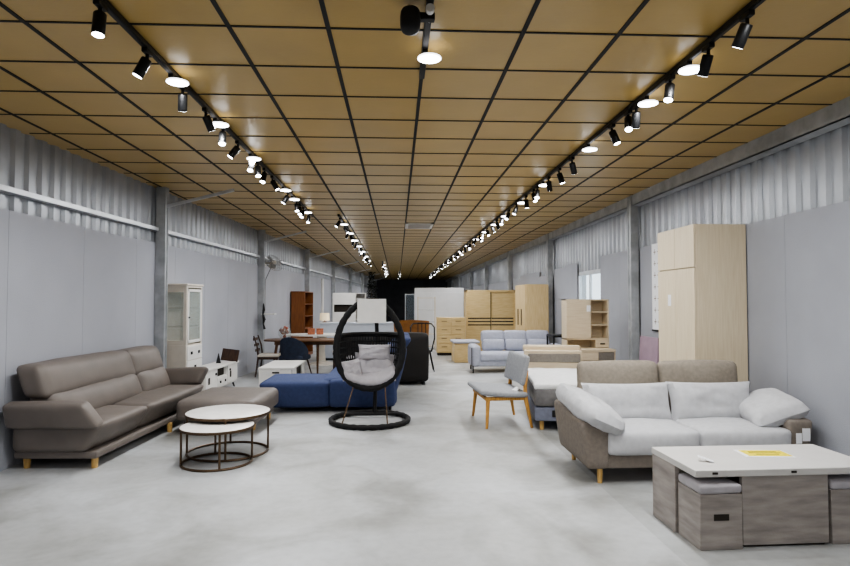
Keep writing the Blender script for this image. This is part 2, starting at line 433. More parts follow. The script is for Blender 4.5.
# ceiling vent
t = thing('ceiling_vent', 'white square air vent set in the ceiling middle', 'vent', (.48,12.9,H))
b = B()
for a in (((-.3,-.42,-.03),(.3,-.36,.0)),((-.3,.36,-.03),(.3,.42,0)),((-.3,-.42,-.03),(-.24,.42,0)),((.24,-.42,-.03),(.3,.42,0))): b.box(*a,.004)
obj('frame', b, 'white', t)
b = B()
for k in range(6): b.box((-.24,-.33+k*.12,-.025),(.24,-.26+k*.12,-.015),.002,rot=(.4,0,0))
obj('louvre', b, 'white', t)

# ------------------------------------------------------------------ left corner sofa
t = thing('leather_sofa', 'long taupe leather sofa with raised headrests against the left wall', 'sofa', (-3.125,7.0,0), -2.2)
b = B(); b.box((-.42,-1.26,.1),(.36,1.36,.17),.02,2); obj('base', b, 'taupe', t)
def front_roll(q, u):   # the front of a seat leans out towards the top
    if u[0] > 0: q.x += .05*u[0]*u[2]-.03*u[0]*(1-u[2])
    return q
for (y0, y1, sd) in ((-1.3,-.28,0),(-.275,1.42,3)):
    obj('seat_cushion', rb((-.42,y0,.165),(.375,y1,.44),.06,n=12,puff=(.03,.0,.025),wr=.007,wf=5,fn=front_roll,seed=sd), 'taupe', t)
def lean(q, u): q.x -= .055*u[2]; return q
for (y0, y1, sd) in ((-1.2,.54,0),(.55,1.33,4)):
    obj('back_cushion', rb((-.32,y0,.40),(-.06,y1,.72),.08,n=12,puff=(.05,0,.01),wr=.009,wf=5,fn=lean,seed=sd), 'taupe', t)
    obj('headrest', rb((-.4,y0-.06,.66),(-.16,y1+.0,.975),.065,n=12,puff=(.03,0,.015),wr=.008,wf=4,fn=lean,seed=sd+9), 'taupe', t)
b = B(); b.box((-.44,-1.24,.15),(-.34,1.4,.6),.03,2); obj('back_shell', b, 'taupe', t)
def flapn(q, u):
    if u[0] > 0: q.x -= .07*u[2]*u[0]
    return q
def flapf(q, u):
    if u[0] > 0: q.x += .05*u[2]*u[0]
    return q
obj('armrest', rb((-.44,-1.39,.41),(.36,-1.25,.645),.035,n=12,puff=(.01,.015,.008),wr=.004,fn=flapn,rot=(R(14),0,0)), 'taupe', t)
obj('armrest', rb((-.2,1.32,.42),(.4,1.46,.655),.035,n=12,puff=(.01,.015,.008),wr=.004,fn=flapf,rot=(R(-20),R(-3),0)), 'taupe', t)
for (x, y) in ((-.34,-1.18),(.3,-1.18),(.36,.36),(-.34,1.26),(.3,1.26)):
    obj('leg', B().cyl((x,y,.0),(x,y,.11),.027,.034), 'leg', t, label='round pale wood leg')
t = thing('ottoman', 'taupe leather ottoman pushed against the front of the long leather sofa', 'ottoman', (-2.1,7.68,0), -2.0)
obj('base', bx((-.44,-.46,.1),(.42,.48,.17),.02,seg=2), 'taupe', t)
obj('cushion', rb((-.485,-.6,.165),(.47,.56,.415),.07,n=14,puff=(.02,.02,.02),wr=.006,wf=4), 'taupe', t)
for (x, y) in ((-.42,-.24),(.34,-.24),(-.4,.44),(.36,.42)):
    obj('leg', B().cyl((x,y,.0),(x,y,.11),.025,.032), 'leg', t, label='round pale wood leg')

# ------------------------------------------------------------------ nesting round tables
def round_table(loc, r, h, label, a0):
    t = thing('nesting_table', label, 'coffee table', loc, 0, 'round nesting coffee tables')
    obj('tabletop', B().lathe([(0,h),(r-.012,h),(r-.004,h-.004),(r-.004,h-.022),(0,h-.022)], n=56), 'marble', t)
    b = B(); b.lathe([(r-.006,h-.004),(r,h-.004),(r,h-.03),(r-.016,h-.03),(r-.016,h-.022)], n=56); obj('rim', b, 'bronze', t)
    rr = r-.02
    pts = [(rr*math.cos(2*PI*k/48), rr*math.sin(2*PI*k/48), .012) for k in range(48)]
    obj('base_ring', B().tube(pts, .012, n=8, closed=True), 'bronze', t)
    for k in range(4):
        a = R(a0+90*k); x, y = rr*math.cos(a), rr*math.sin(a)
        obj('leg', B().cyl((x,y,.012),(x,y,h-.03),.011), 'bronze', t)
round_table((-1.77,6.34,0), .425, .43, 'larger taller round nesting table with white top and bronze frame', 12)
round_table((-1.76,5.93,0), .35, .37, 'smaller lower round nesting table with white top, in front of the larger', 20)

# ------------------------------------------------------------------ right sofa
t = thing('two_seat_sofa', 'taupe two-seat sofa with light grey cushions near the right wall', 'sofa', (2.64,5.52,0), 0)
obj('base', rb((-.86,-.45,.13),(.86,.42,.255),.02,puff=(0,0,0)), 'taupe2', t)
for s in (-1, 1):
    def arm_fn(q, u, s=s): 
        q.x -= s*.035*(1-u[2])*max(0, u[0]*s); q.z += .03*u[1]*max(0, u[2]); return q
    x0, x1 = (-1.06,-.8) if s < 0 else (.8,1.03)
    obj('armrest', rb((x0,-.47,.13),(x1,.44,.565),.04,puff=(.015,.0,0),fn=arm_fn), 'taupe2', t)
obj('back_shell', rb((-.86,.3,.16),(.86,.47,.72),.05), 'taupe2', t)
for (x0, x1) in ((-.82,-.005),(.005,.82)):
    obj('headrest', rb((x0,.3,.64),(x1,.46,.975),.065,puff=(.0,.03,.01),wr=.004,rot=(R(-6),0,0)), 'beige', t, label='raised beige headrest')
    obj('seat_cushion', rb((x0,-.49,.248),(x1,.3,.455),.045,puff=(0,.02,.03),wr=.006,wf=5), 'lgrey', t, label='light grey seat cushion')
for (x, y) in ((-.87,-.4),(.85,-.4),(-.87,.36),(.85,.36)):
    obj('leg', B().cyl((x,y,0),(x,y,.17),.02,.028), 'leg', t, label='pale wood leg')
b = B(); b.box((.9,-.49,.36),(.97,-.486,.47),0); b.box((.84,-.495,.34),(.89,-.491,.43),0); obj('price_tag', b, 'paper', t, label='white paper tag hung on the arm')
def pillow(name, label, cat, loc, rot, w, h, th, m, group, seed, wr=.008):
    o = obj(name, B().pillow(w, h, th, Matrix.Identity(4), n=18, wr=wr, seed=seed), m, loc=loc, rot=tuple(R(a) for a in rot))
    return tag(o, label, cat, group)
pillow('back_pillow', 'light grey back pillow on the right sofa, the left of its two', 'cushion', (2.22,5.62,.6), (-15,0,1), .88, .4, .24, 'lgrey', 'light grey back pillows on the two-seat sofa', 1)
pillow('back_pillow', 'light grey back pillow on the right sofa, the right of its two', 'cushion', (3.04,5.62,.605), (-15,0,-1), .84, .4, .24, 'lgrey', 'light grey back pillows on the two-seat sofa', 7)
def arm_pillow(label, loc, rot, w, h, th, seed, rnd, wr):
    o = obj('arm_pillow', B().pillow(w, h, th, Matrix.Rotation(-PI/2, 4, 'X'), n=20, wr=wr, seed=seed, rnd=rnd), 'lgrey', loc=loc, rot=tuple(R(v) for v in rot))
    return tag(o, label, 'cushion', 'arm pillows of the two-seat sofa')
arm_pillow('plump grey pillow draped along the left arm of the two-seat sofa', (1.77,5.42,.6), (9,24,8), .46, 1.0, .2, 2, .38, .009)
arm_pillow('plump grey pillow draped along the right arm, against the right wall', (3.46,5.4,.585), (7,-20,-8), .5, .66, .2, 9, .16, .006)

# ------------------------------------------------------------------ lift coffee table, stools, papers
t = thing('coffee_table', 'grey driftwood coffee table with warm white top in the right foreground', 'coffee table', (2.525,4.04,0), 1.5)
obj('tabletop', bx((-.63,-.31,.455),(.63,.31,.5),.004), 'greytop', t)
obj('front_panel', bx((-.315,-.3,.015),(.27,-.265,.455),.003), 'greywood', t)
obj('back_panel', bx((-.235,.265,.015),(.355,.3,.455),.003), 'greywood', t)
obj('side_panel', bx((-.625,-.03,.0),(-.59,.305,.455),.003), 'greywood', t)
obj('side_panel', bx((.59,-.0,.0),(.625,.305,.455),.003), 'greywood', t)
obj('core_panel', bx((-.3,-.02,.015),(.3,.02,.45),.003), 'greywood', t)
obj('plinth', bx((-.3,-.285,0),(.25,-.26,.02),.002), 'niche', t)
for x in (-.5,.03): obj('lift_catch', bx((x-.018,-.314,.472),(x+.018,-.308,.486),.001), 'niche', t, label='small dark metal catch')
def stool(loc, label, slot):
    t = thing('storage_stool', label, 'stool', loc, 1.5, 'cube stools tucked under the driftwood table')
    b = B(); b.box((-.14,-.14,.0),(.14,.14,.35),.003); obj('carcass', b, 'greywood', t)
    obj('seat_pad', rb((-.143,-.143,.35),(.143,.143,.41),.02,puff=(0,0,.006),wr=.003,wf=9), 'cgrey', t, label='grey pad in clear plastic wrap')
    if slot: obj('handle_slot', bx((-.05,-.143,.185),(.05,-.139,.225),.001), 'niche', t, label='dark slot handle')
    return t
stool((2.06,3.845,0), 'grey driftwood cube stool under the left front of the coffee table', True)
stool((2.965,3.9,0), 'grey driftwood cube stool at the right edge, partly out of the photo', False)
sh = obj('price_sheet', bx((-.17,-.1,0),(.17,.1,.001),0), 'paper', loc=(2.6,4.1,.5012), rot=(0,0,R(-6)))
tag(sh, 'white sheet lying under the yellow notice on the coffee table', 'paper')
t = thing('notice_sheet', 'yellow notice sheet lying on the coffee table top', 'paper', (2.61,4.1,.5025), -4)
obj('sheet', bx((-.15,-.075,0),(.15,.085,.001),0), 'yellow', t)
b = B()
for k, (y, w_) in enumerate(((.045,.2),(.01,.22),(-.03,.16))): b.box((-w_/2,y-.008,.001),(w_/2,y+.008,.0016),0)
obj('print', b, 'ink', t, label='dark olive print lines')
t = obj('price_tag', bx((-.05,-.025,0),(.05,.025,.004),.001,rot=(.03,.3,0)), 'paper', loc=(2.08,3.92,.517), rot=(0,0,R(-20))); tag(t, 'small white price tag lying at the left front of the coffee table', 'price tag')

# ------------------------------------------------------------------ egg chair with its cushions
t = thing('egg_chair', 'black woven egg chair on a ring base in the middle of the hall', 'chair', (-.355,7.83,0))
def hoop_pt(a, y=-.12):
    return Vector((.43*math.sin(a)*(1+.1*math.cos(a)), y+.06*(1-math.cos(a))/2, 1.02-.565*math.cos(a)))
N = 96
obj('hoop', B().tube([hoop_pt(2*PI*k/N) for k in range(N)], [.043+.004*math.sin(k*2.1) for k in range(N)], n=12, closed=True), 'rattan', t)
def half(z):
    c = max(-1, min(1, (1.02-z)/.565)); a = math.acos(c); return .43*math.sin(a)*(1+.1*math.cos(a))
b = B(); ZT = 1.14
def shell(a, z):
    w_ = half(z)*.98; k = min(1, ((z-.44)/.4)); d = .44*(k**.5 if k > 0 else 0)
    return (w_*math.cos(a), -.1+d*math.sin(a), z)
for z in (.5,.56,.64,.72,.8,.88,.96,1.04,1.11): b.tube([shell(PI*k/24, z) for k in range(25)], .012, n=6)
for k in range(1, 34):
    a = PI*k/34
    b.tube([shell(a, .46+(ZT-.46)*j/10) for j in range(11)], .0105, n=5)
obj('woven_basket', b, 'rattan', t)
obj('basket_rim', B().tube([shell(PI*k/24, ZT) for k in range(25)], .026, n=8), 'rattan', t)
N = 72
obj('base_ring', B().tube([(.505*math.cos(2*PI*k/N), .52*math.sin(2*PI*k/N), .036) for k in range(N)], [.034+.004*math.sin(k*2.3) for k in range(N)], n=10, closed=True), 'rattan', t)
obj('crossbar', B().tube([(-.36,.34,.04),(0,.28,.05),(.38,.34,.04)], .022, n=8), 'rattan', t)
obj('pole', B().tube([(.05,.3,.04),(.06,.42,.5),(.08,.46,1.0),(.07,.42,1.35),(.04,.2,1.52),(0,-.04,1.58)], .028, n=10), 'black', t)
for (x0, x1) in ((-.2,-.33),(.2,.24)): obj('strut', B().cyl((x0,-.12,.5),(x1,-.42,.04),.009), 'bronze', t, label='thin bronze metal strut')
def seatfn(q, u): q.z += .13*u[0]**2+.12*max(0,u[1])**2; return q
o = obj('seat_cushion', rb((-.33,-.25,-.06),(.33,.25,.06),.07,n=16,puff=(.02,.02,.03),wr=.03,wf=5,fn=seatfn,rot=(R(10),0,0)), 'cgrey', loc=(-.36,7.93,.57)); tag(o, 'creased grey seat cushion in the bowl of the egg chair', 'cushion')
pillow('back_cushion', 'large creased grey back cushion inside the egg chair', 'cushion', (-.29,7.98,.71), (-32,3,0), .58, .4, .2, 'cgrey', None, 3, .022)
pillow('head_pillow', 'small grey pillow at the top of the egg chair seat', 'cushion', (-.3,7.96,.9), (-18,0,0), .44, .22, .13, 'cgrey', None, 8, .01)
pillow('side_pillow', 'small grey pillow at the left side inside the egg chair', 'cushion', (-.6,7.79,.69), (-15,-8,24), .28, .26, .16, 'cgrey', None, 12, .012)
o = obj('sign_board', bx((-.185,-.005,-.155),(.185,.005,.155),.001), 'white', loc=(-.325,7.64,1.46)); tag(o, 'blank white square board fixed to the top of the egg chair', 'sign')

# ------------------------------------------------------------------ blue chaise sofa behind the egg chair
t = thing('chaise_sofa', 'blue fabric sofa with a long chaise behind the egg chair', 'sofa', (-1.0,9.3,0), 0)
def chl(q, u):
    if u[0] < 0: q.x += .06*(1-u[2])*-u[0]
    return q
obj('chaise', rb((-.97,-.8,.07),(.04,.3,.43),.06,puff=(.01,.01,.03),wr=.006,fn=chl), 'blue', t)
obj('seat', rb((-.1,-.6,.07),(1.0,1.2,.45),.06,puff=(0,0,.02),wr=.006), 'blue', t)
obj('armrest', rb((.03,-.8,.07),(.98,-.58,.46),.06,puff=(0,.01,.01),wr=.005), 'blue', t)
def bl(q, u): q.x += .1*u[2]; return q
obj('backrest', rb((.74,-.72,.14),(1.06,1.2,.9),.09,puff=(.04,0,.02),wr=.006,fn=bl), 'blue', t)
for y0 in (-.6,.3): obj('headrest', rb((.92,y0,.78),(1.14,y0+.86,1.04),.07,puff=(.02,0,.01),wr=.006,fn=bl), 'blue', t)
o = obj('back_pillow', rb((.5,-.5,.46),(.76,.3,.84),.09,puff=(.04,0,.02),wr=.01,fn=bl), 'blue', t)
for (x, y) in ((-.85,-.66),(.9,-.72),(-.85,.2),(.9,1.1)): obj('leg', B().cyl((x,y,0),(x,y,.14),.018,.026), 'blackm', t)

# ------------------------------------------------------------------ dark leather sofa, amber chair, bentwood chair
t = thing('dark_sofa', 'black-brown leather sofa seen from behind, beyond the blue sofa', 'sofa', (-.25,11.7,0))
obj('back', rb((-.85,-.5,.06),(.86,-.12,.98),.09,n=12,puff=(0,.03,.02),wr=.008), 'bbrown', t)
obj('seat', rb((-.7,-.2,.08),(.7,.5,.46),.06,puff=(0,0,.02),wr=.006), 'bbrown', t)
for x in (-.86,.66): obj('armrest', rb((x,-.42,.06),(x+.2,.5,.66),.08,puff=(.01,0,.02),wr=.006), 'bbrown', t)
for (x, y) in ((-.75,-.4),(.75,-.4),(-.75,.42),(.75,.42)): obj('foot', B().cyl((x,y,0),(x,y,.08),.025), 'blackm', t)
t = thing('tub_armchair', 'amber leather armchair with curved back behind the dark sofa', 'armchair', (.35,14.3,0))
b = B(); n = 24; vs = []; fs = []
for k in range(n+1):
    a = PI*1.15*k/n-PI*.075+PI
    for rr_ in (.33,.4):
        zt = 1.13+.02*math.cos((k/n-.5)*PI*2)
        for z in (.38, zt): vs.append((rr_*math.cos(a)*(1+(z-.38)*.12), rr_*math.sin(a)*.85*(1+(z-.38)*.12), z))
for k in range(n):
    i = k*4; j = i+4
    fs += [(i,j,j+1,i+1),(i+2,i+3,j+3,j+2),(i+1,j+1,j+3,i+3),(i,i+2,j+2,j)]
fs += [(0,1,3,2),(n*4,n*4+2,n*4+3,n*4+1)]
b.add(vs, fs); obj('backrest', b, 'amber', t)
obj('seat', rb((-.33,-.28,.34),(.33,.32,.46),.05,puff=(0,0,.02)), 'amber', t)
for (x, y) in ((-.27,-.24),(.27,-.24),(-.27,.26),(.27,.26)): obj('leg', B().cyl((x*1.1,y*1.1,0),(x,y,.36),.014,.02), 'dwood', t)
t = thing('bentwood_chair', 'black bentwood armchair standing right of the dark leather sofa', 'chair', (.58,13.55,0))
obj('seat', B().lathe([(0,.44),(.2,.44),(.215,.45),(.2,.465),(0,.465)], n=28), 'blackm', t)
obj('arm_hoop', B().tube([(.2,-.16,.45),(.27,-.18,.75),(.27,-.1,1.0),(.22,.1,1.07),(.1,.24,1.08),(-.1,.24,1.08),(-.22,.1,1.07),(-.27,-.1,1.0),(-.27,-.18,.75),(-.2,-.16,.45)], .016, n=8), 'blackm', t)
for x in (-.09,0,.09): obj('spindle', B().cyl((x,.17,.45),(x,.24,1.07),.009), 'blackm', t)
for (x, y) in ((-.17,-.15),(.17,-.15),(-.17,.16),(.17,.16)): obj('leg', B().cyl((x*1.55,y*1.35,0),(x,y,.45),.012,.017), 'blackm', t)

# ------------------------------------------------------------------ left wall furniture
t = thing('display_cabinet', 'tall cream display cabinet with glass doors on the left wall', 'cabinet', (-3.28,9.26,0), -3.2)
w_, d_, h_ = .34, .6, 1.85     # w along x (depth), d along y (front faces +x)
b = B(); 
b.box((-.17,-.3,.04),(.17,.3,.93),.004); b.box((-.17,-.3,1.79),(.17,.3,1.83),.004); b.box((-.185,-.315,1.82),(.185,.315,1.85),.006)
b.box((-.17,-.3,.93),(-.155,.3,1.8),0)
for (x, y) in ((-.17,-.3),(.12,-.3),(-.17,.25),(.12,.25)): b.box((x,y,.93),(x+.05,y+.05,1.8),.003)
b.box((-.12,-.3,.93),(.12,-.285,1.0),0); b.box((-.12,-.3,1.72),(.12,-.285,1.8),0); b.box((-.12,.285,.93),(.12,.3,1.8),0)
obj('carcass', b, 'offwhite', t)
obj('side_pane', bx((-.12,-.296,1.0),(.12,-.29,1.72),0), 'glass', t)
b = B()
for z in (1.2,1.48): b.box((-.15,-.28,z),(.13,.28,z+.008),0)
obj('glass_shelf', b, 'glass', t)
dr = B()
for a in (((.155,-.26,.96),(.175,-.215,1.77)),((.155,.215,.96),(.175,.26,1.77)),((.155,-.26,.96),(.175,.26,1.0)),((.155,-.26,1.73),(.175,.26,1.77))): dr.box(*a,.002)
dr = obj('glass_door', dr, 'white', t); obj('pane', bx((.162,-.215,1.0),(.167,.215,1.73),0), 'glass', dr); obj('knob', bx((.175,-.25,1.33),(.195,-.225,1.355),.003), 'blackm', dr)
for (z0, z1, ks) in ((.7,.91,(-.14,.14)),(.49,.69,(0,)),(.28,.48,(-.14,.14)),(.08,.27,(0,))):
    d = obj('drawer', bx((.168,-.28,z0),(.182,.28,z1),.003), 'white', t)
    for k in ks: obj('knob', bx((.182,k-.022,(z0+z1)/2-.022),(.2,k+.022,(z0+z1)/2+.022),.003), 'blackm', d)
obj('plinth', bx((-.16,-.29,0),(.16,.29,.05),.002), 'offwhite', t)

t = thing('tv_stand', 'low white media cabinet with black knobs along the left wall', 'cabinet', (-3.2,10.5,0), -3.2)
b = B(); b.box((-.18,-.82,.44),(.185,.82,.475),.004); b.box((-.17,-.8,.1),(.15,-.78,.44),0); b.box((-.17,.78,.1),(.15,.8,.44),0); b.box((-.17,-.8,.1),(.15,.8,.13),0); b.box((-.17,-.8,.1),(-.155,.8,.44),0); b.box((-.17,-.26,.1),(.15,-.24,.44),0); b.box((-.17,.24,.1),(.15,.26,.44),0)
b.box((-.17,-.25,.27),(.15,.25,.285),0)
obj('carcass', b, 'white', t)
for (y0, y1, ky) in ((-.78,-.26,-.34),(.26,.78,.36)):
    d = obj('door', bx((.15,y0,.13),(.168,y1,.44),.003), 'white', t); obj('knob', bx((.168,ky-.02,.34),(.185,ky+.02,.38),.003), 'blackm', d); obj('inlay', bx((.168,(y0+y1)/2-.16,.22),(.171,(y0+y1)/2-.08,.33),.001), 'niche', d, label='dark square inlay')
for (y0, y1) in ((-.24,0),(0,.24)):
    d = obj('drawer', bx((.15,y0+.003,.13),(.168,y1-.003,.27),.003), 'white', t); obj('knob', bx((.168,(y0+y1)/2-.02,.18),(.185,(y0+y1)/2+.02,.22),.003), 'blackm', d)
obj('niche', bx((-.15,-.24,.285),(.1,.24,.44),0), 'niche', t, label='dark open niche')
for (x, y) in ((-.12,-.7),(.1,-.7),(-.12,.7),(.1,.7)): obj('leg', B().cyl((x*1.3,y*1.05,0),(x,y,.11),.012,.02), 'blackm', t)
o = obj('picture_panel', bx((-.16,-.012,-.11),(.16,.012,.11),.003), 'dwood', loc=(-3.1,11.18,.588), rot=(R(-12),R(6),R(-8))); tag(o, 'dark brown tilted sample panel standing on the media cabinet', 'panel')
o = obj('small_stand', B().prism([(-.04,0),(.04,0),(0,.18)],-.02,.02,Matrix.Rotation(PI/2,4,'X')), 'blackm', loc=(-3.2,10.8,.476)); tag(o, 'small black triangular stand on the media cabinet', 'stand')

def pole_thing(name, b, m, label, cat): return tag(obj(name, b, m), label, cat)
# standing fan on the wall
t = thing('wall_fan', 'grey round fan high on the left wall beside a steel column', 'fan', (-3.2,14.25,2.5), -3)
obj('bracket', bx((-.02,-.05,-.08),(.05,.05,.06),.004), 'offwhite', t)
obj('arm', B().tube([(.03,0,0),(.16,-.05,.0),(.24,-.1,.02)], .02), 'offwhite', t)
fx = Matrix.Translation((.3,-.14,.0)) @ Euler((R(58),0,R(48))).to_matrix().to_4x4()
b = B()
for rr_ in (.225,.16,.09): b.tube([fx @ Vector((rr_*math.cos(2*PI*k/32), rr_*math.sin(2*PI*k/32), .05-.05*(rr_/.225)**2)) for k in range(32)], .006, n=5, closed=True)
for k in range(28):
    a = 2*PI*k/28; b.tube([fx @ Vector((r_*math.cos(a), r_*math.sin(a), .05-.05*(r_/.225)**2)) for r_ in (.03,.12,.225)], .0025, n=4)
    b.tube([fx @ Vector((r_*math.cos(a), r_*math.sin(a), -.07+.07*(r_/.225)**2)) for r_ in (.03,.12,.225)], .0025, n=4)
obj('guard', b, 'wirefan', t)
for k in range(3):
    p = B(); mx = fx @ Matrix.Rotation(2*PI*k/3, 4, 'Z'); p.rbox((.03,-.06,-.004),(.19,.06,.004),.003,n=4); p.v = [mx @ Euler((R(18),0,0)).to_matrix().to_4x4() @ v for v in p.v]; obj('blade', p, 'wirefan', t)
obj('motor', B().cyl(fx @ Vector((0,0,-.16)), fx @ Vector((0,0,.03)), .06), 'offwhite', t)
pole_thing('fan_cord', B().tube([(-2.98,14.15,2.42),(-3.14,14.25,2.1),(-3.15,14.25,1.0),(-3.15,14.25,.7)], .012, n=6), 'wirefan', 'grey cord hanging straight down from the wall fan', 'cord')
# shelf and cables on the second column
o = obj('wall_shelf', bx((0,-.12,-.012),(.3,.12,.012),.002), 'white', loc=(xl(13.92)+.141,13.7,1.3)); tag(o, 'small white shelf fixed to the second left steel column', 'shelf')
o = obj('cable_bundle', B().tube([(.0,0,.26),(.01,-.01,.12),(-.01,-.01,.02),(.02,-.01,-.1),(.0,-.01,-.2),(.03,0,-.32)],[.012,.035,.02,.04,.015,.03],n=6), 'blackm', loc=(xl(13.92)+.2,13.57,1.28)); tag(o, 'black cables hanging by the small shelf on the second left column', 'cable')

# low white table
t = thing('low_table', 'white box coffee table with one drawer, beyond the blue chaise', 'coffee table', (-2.06,10.85,0))
b = B(); b.box((-.3,-.65,.42),(.3,.65,.455),.004); b.box((-.29,-.64,.06),(-.27,.64,.42),0); b.box((.27,-.64,.06),(.29,-.3,.42),0); b.box((.27,.3,.06),(.29,.64,.42),0); b.box((-.29,-.64,.06),(.29,.64,.1),0); b.box((-.29,.62,.06),(.29,.64,.42),0); b.box((-.27,-.3,.1),(-.0,.3,.42),0)
obj('carcass', b, 'white', t)
d = obj('drawer', bx((-.285,-.66,.1),(.265,-.64,.415),.003), 'white', t); obj('handle', bx((-.06,-.672,.36),(.06,-.66,.385),.002), 'niche', d)
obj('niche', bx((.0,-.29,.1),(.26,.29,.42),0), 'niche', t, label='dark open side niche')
obj('plinth', bx((-.27,-.62,0),(.27,.62,.06),.002), 'white', t)

# dining group
t = thing('dining_table', 'long brown walnut dining table with splayed legs', 'table', (-1.75,13.0,0))
obj('tabletop', B().prism([(1.12*math.copysign(abs(math.cos(a))**.6,math.cos(a)), .44*math.copysign(abs(math.sin(a))**.6,math.sin(a))) for a in [2*PI*k/48 for k in range(48)]], .735, .765), 'mwood', t)
obj('apron', bx((-.85,-.3,.66),(.85,.3,.735),.004), 'mwood', t)
for (x, y) in ((-.8,-.26),(.8,-.26),(-.8,.26),(.8,.26),(.06,-.27)): obj('leg', B().cyl((x*1.12,y*1.2,0),(x,y,.7),.018,.032), 'mwood', t)
def ladder_chair(loc, rz, label):
    t = thing('dining_chair', label, 'chair', loc, rz, 'dark wood ladder-back chairs')
    obj('seat', rb((-.22,-.22,.42),(.22,.22,.475),.02,puff=(0,0,.012)), 'offwhite', t, label='cream padded seat')
    obj('seat_frame', bx((-.21,-.21,.37),(.21,.21,.425),.004), 'dwood', t)
    for s in (-1, 1):
        obj('leg', B().cyl((s*.19,.2,0),(s*.18,.18,.4),.014,.02), 'dwood', t)
        obj('leg', B().tube([(s*.19,-.26,0),(s*.19,-.2,.42),(s*.19,-.23,.65),(s*.19,-.3,.86)],[.014,.02,.017,.014],n=8), 'dwood', t)
    for z in (.56,.67,.79):
        obj('back_slat', B().rbox((-.19,-.28-(z-.6)*.2,z-.03),(.19,-.255-(z-.6)*.2,z+.03),.01,n=4), 'dwood', t)
    return t
ladder_chair((-2.7,12.75,0), -90, 'dark wood ladder-back chair at the left end of the dining table')
ladder_chair((-1.1,12.55,0), 14, 'dark wood chair at the near right of the dining table behind the egg chair')
ladder_chair((-1.25,13.75,0), 180, 'dark wood chair on the far side of the dining table')
t = thing('shell_chair', 'navy upholstered dining chair with wrapped back at the near side of the table', 'chair', (-2.1,12.35,0), -18)
vs = []; fs = []; n = 22; b = B()
for k in range(n+1):
    a = PI+PI*k/n; s_ = abs(math.sin(a))
    zt = .56+.3*s_**.8
    for rr_ in (.24,.29):
        for z in (.42, zt): vs.append((rr_*math.cos(a)*(1+(z-.42)*.25), rr_*math.sin(a)*.95*(1+(z-.42)*.25), z))
for k in range(n):
    i = k*4; j = i+4
    fs += [(i,j,j+1,i+1),(i+2,i+3,j+3,j+2),(i+1,j+1,j+3,i+3),(i,i+2,j+2,j)]
fs += [(0,1,3,2),(n*4,n*4+2,n*4+3,n*4+1)]
b.add(vs, fs); obj('backrest', b, 'navy', t)
obj('seat', rb((-.25,-.25,.38),(.25,.25,.49),.05,puff=(0,0,.02)), 'navy', t)
for (x, y) in ((-.18,-.18),(.18,-.18),(-.18,.18),(.18,.18)): obj('leg', B().cyl((x*1.5,y*1.4,0),(x,y,.4),.012,.018), 'dwood', t)
t = thing('flower_bowl', 'round glass bowl of dried red flowers on the dining table', 'vase', (-2.43,12.95,.765))
obj('bowl', B().lathe([(.05,0),(.09,.02),(.13,.09),(.14,.15),(.12,.22),(.08,.26)], n=24), 'glass', t)
b = B(); r2 = random.Random(3)
for k in range(22):
    a = r2.uniform(0,2*PI); q = r2.uniform(0,.09); b.sphere((q*math.cos(a), q*math.sin(a), .06+r2.uniform(0,.2)), r2.uniform(.02,.04), n=5)
obj('flowers', b, 'flower', t)
t = thing('oval_table', 'white topped oval table behind the dining table', 'table', (-1.9,15.1,0))
obj('tabletop', B().prism([(.95*math.cos(2*PI*k/48), .5*math.sin(2*PI*k/48)) for k in range(48)], .73, .765), 'marble', t)
obj('pedestal', B().lathe([(.34,0),(.34,.025),(.1,.08),(.075,.4),(.13,.7),(.2,.73)], n=28), 'offwhite', t)
for i, (x, l_) in enumerate(((-2.13,'left'),(-1.92,'right'))):
    t = thing('tissue_box', 'terracotta box on the white oval table, the %s one' % l_, 'box', (x,14.85,.766), 8*i, 'terracotta boxes on the oval table')
    obj('box', bx((-.085,-.06,0),(.085,.06,.13),.008), 'terra', t); obj('lid', bx((-.09,-.065,.13),(.09,.065,.15),.004), 'terra', t)
# red teak bookcase
t = thing('bookcase', 'tall red-brown teak bookcase with open shelves on the left wall', 'bookcase', (-2.79,17.6,0), -3.2)
b = B(); b.box((-.2,-.6,0),(.2,-.57,1.88),.003); b.box((-.2,.57,0),(.2,.6,1.88),.003); b.box((-.2,-.6,1.85),(.2,.6,1.88),.003); b.box((-.2,-.6,0),(.2,.6,.08),.003); b.box((-.2,-.6,0),(-.185,.6,1.88),0)
obj('carcass', b, 'redwood', t)
for z in (.45,.8,1.15,1.5): obj('shelf', bx((-.185,-.57,z),(.19,.57,z+.025),.002), 'redwood', t)
# pale counter with lamp
t = thing('counter', 'pale grey long counter behind the tables, left of the hall middle', 'counter', (-1.0,16.3,0))
obj('top', bx((-1.1,-.25,.98),(1.1,.25,1.02),.004), 'counter', t)
obj('front_board', bx((-1.07,-.23,.06),(1.07,-.2,.98),.003), 'counter', t); obj('body', bx((-1.07,-.2,.06),(1.07,.23,.98),.003), 'counter', t); obj('plinth', bx((-1.0,-.18,0),(1.0,.2,.06),.002), 'blackm', t)
t = thing('table_lamp', 'table lamp with cream drum shade on the pale counter', 'lamp', (-1.98,16.3,1.021))
obj('base', B().lathe([(.06,0),(.06,.015),(.012,.03),(.012,.06)], n=20), 'bronze', t)
obj('lamp_shade', B().lathe([(.135,.05),(.125,.25),(.121,.25),(.131,.05)], n=28), 'shade', t)
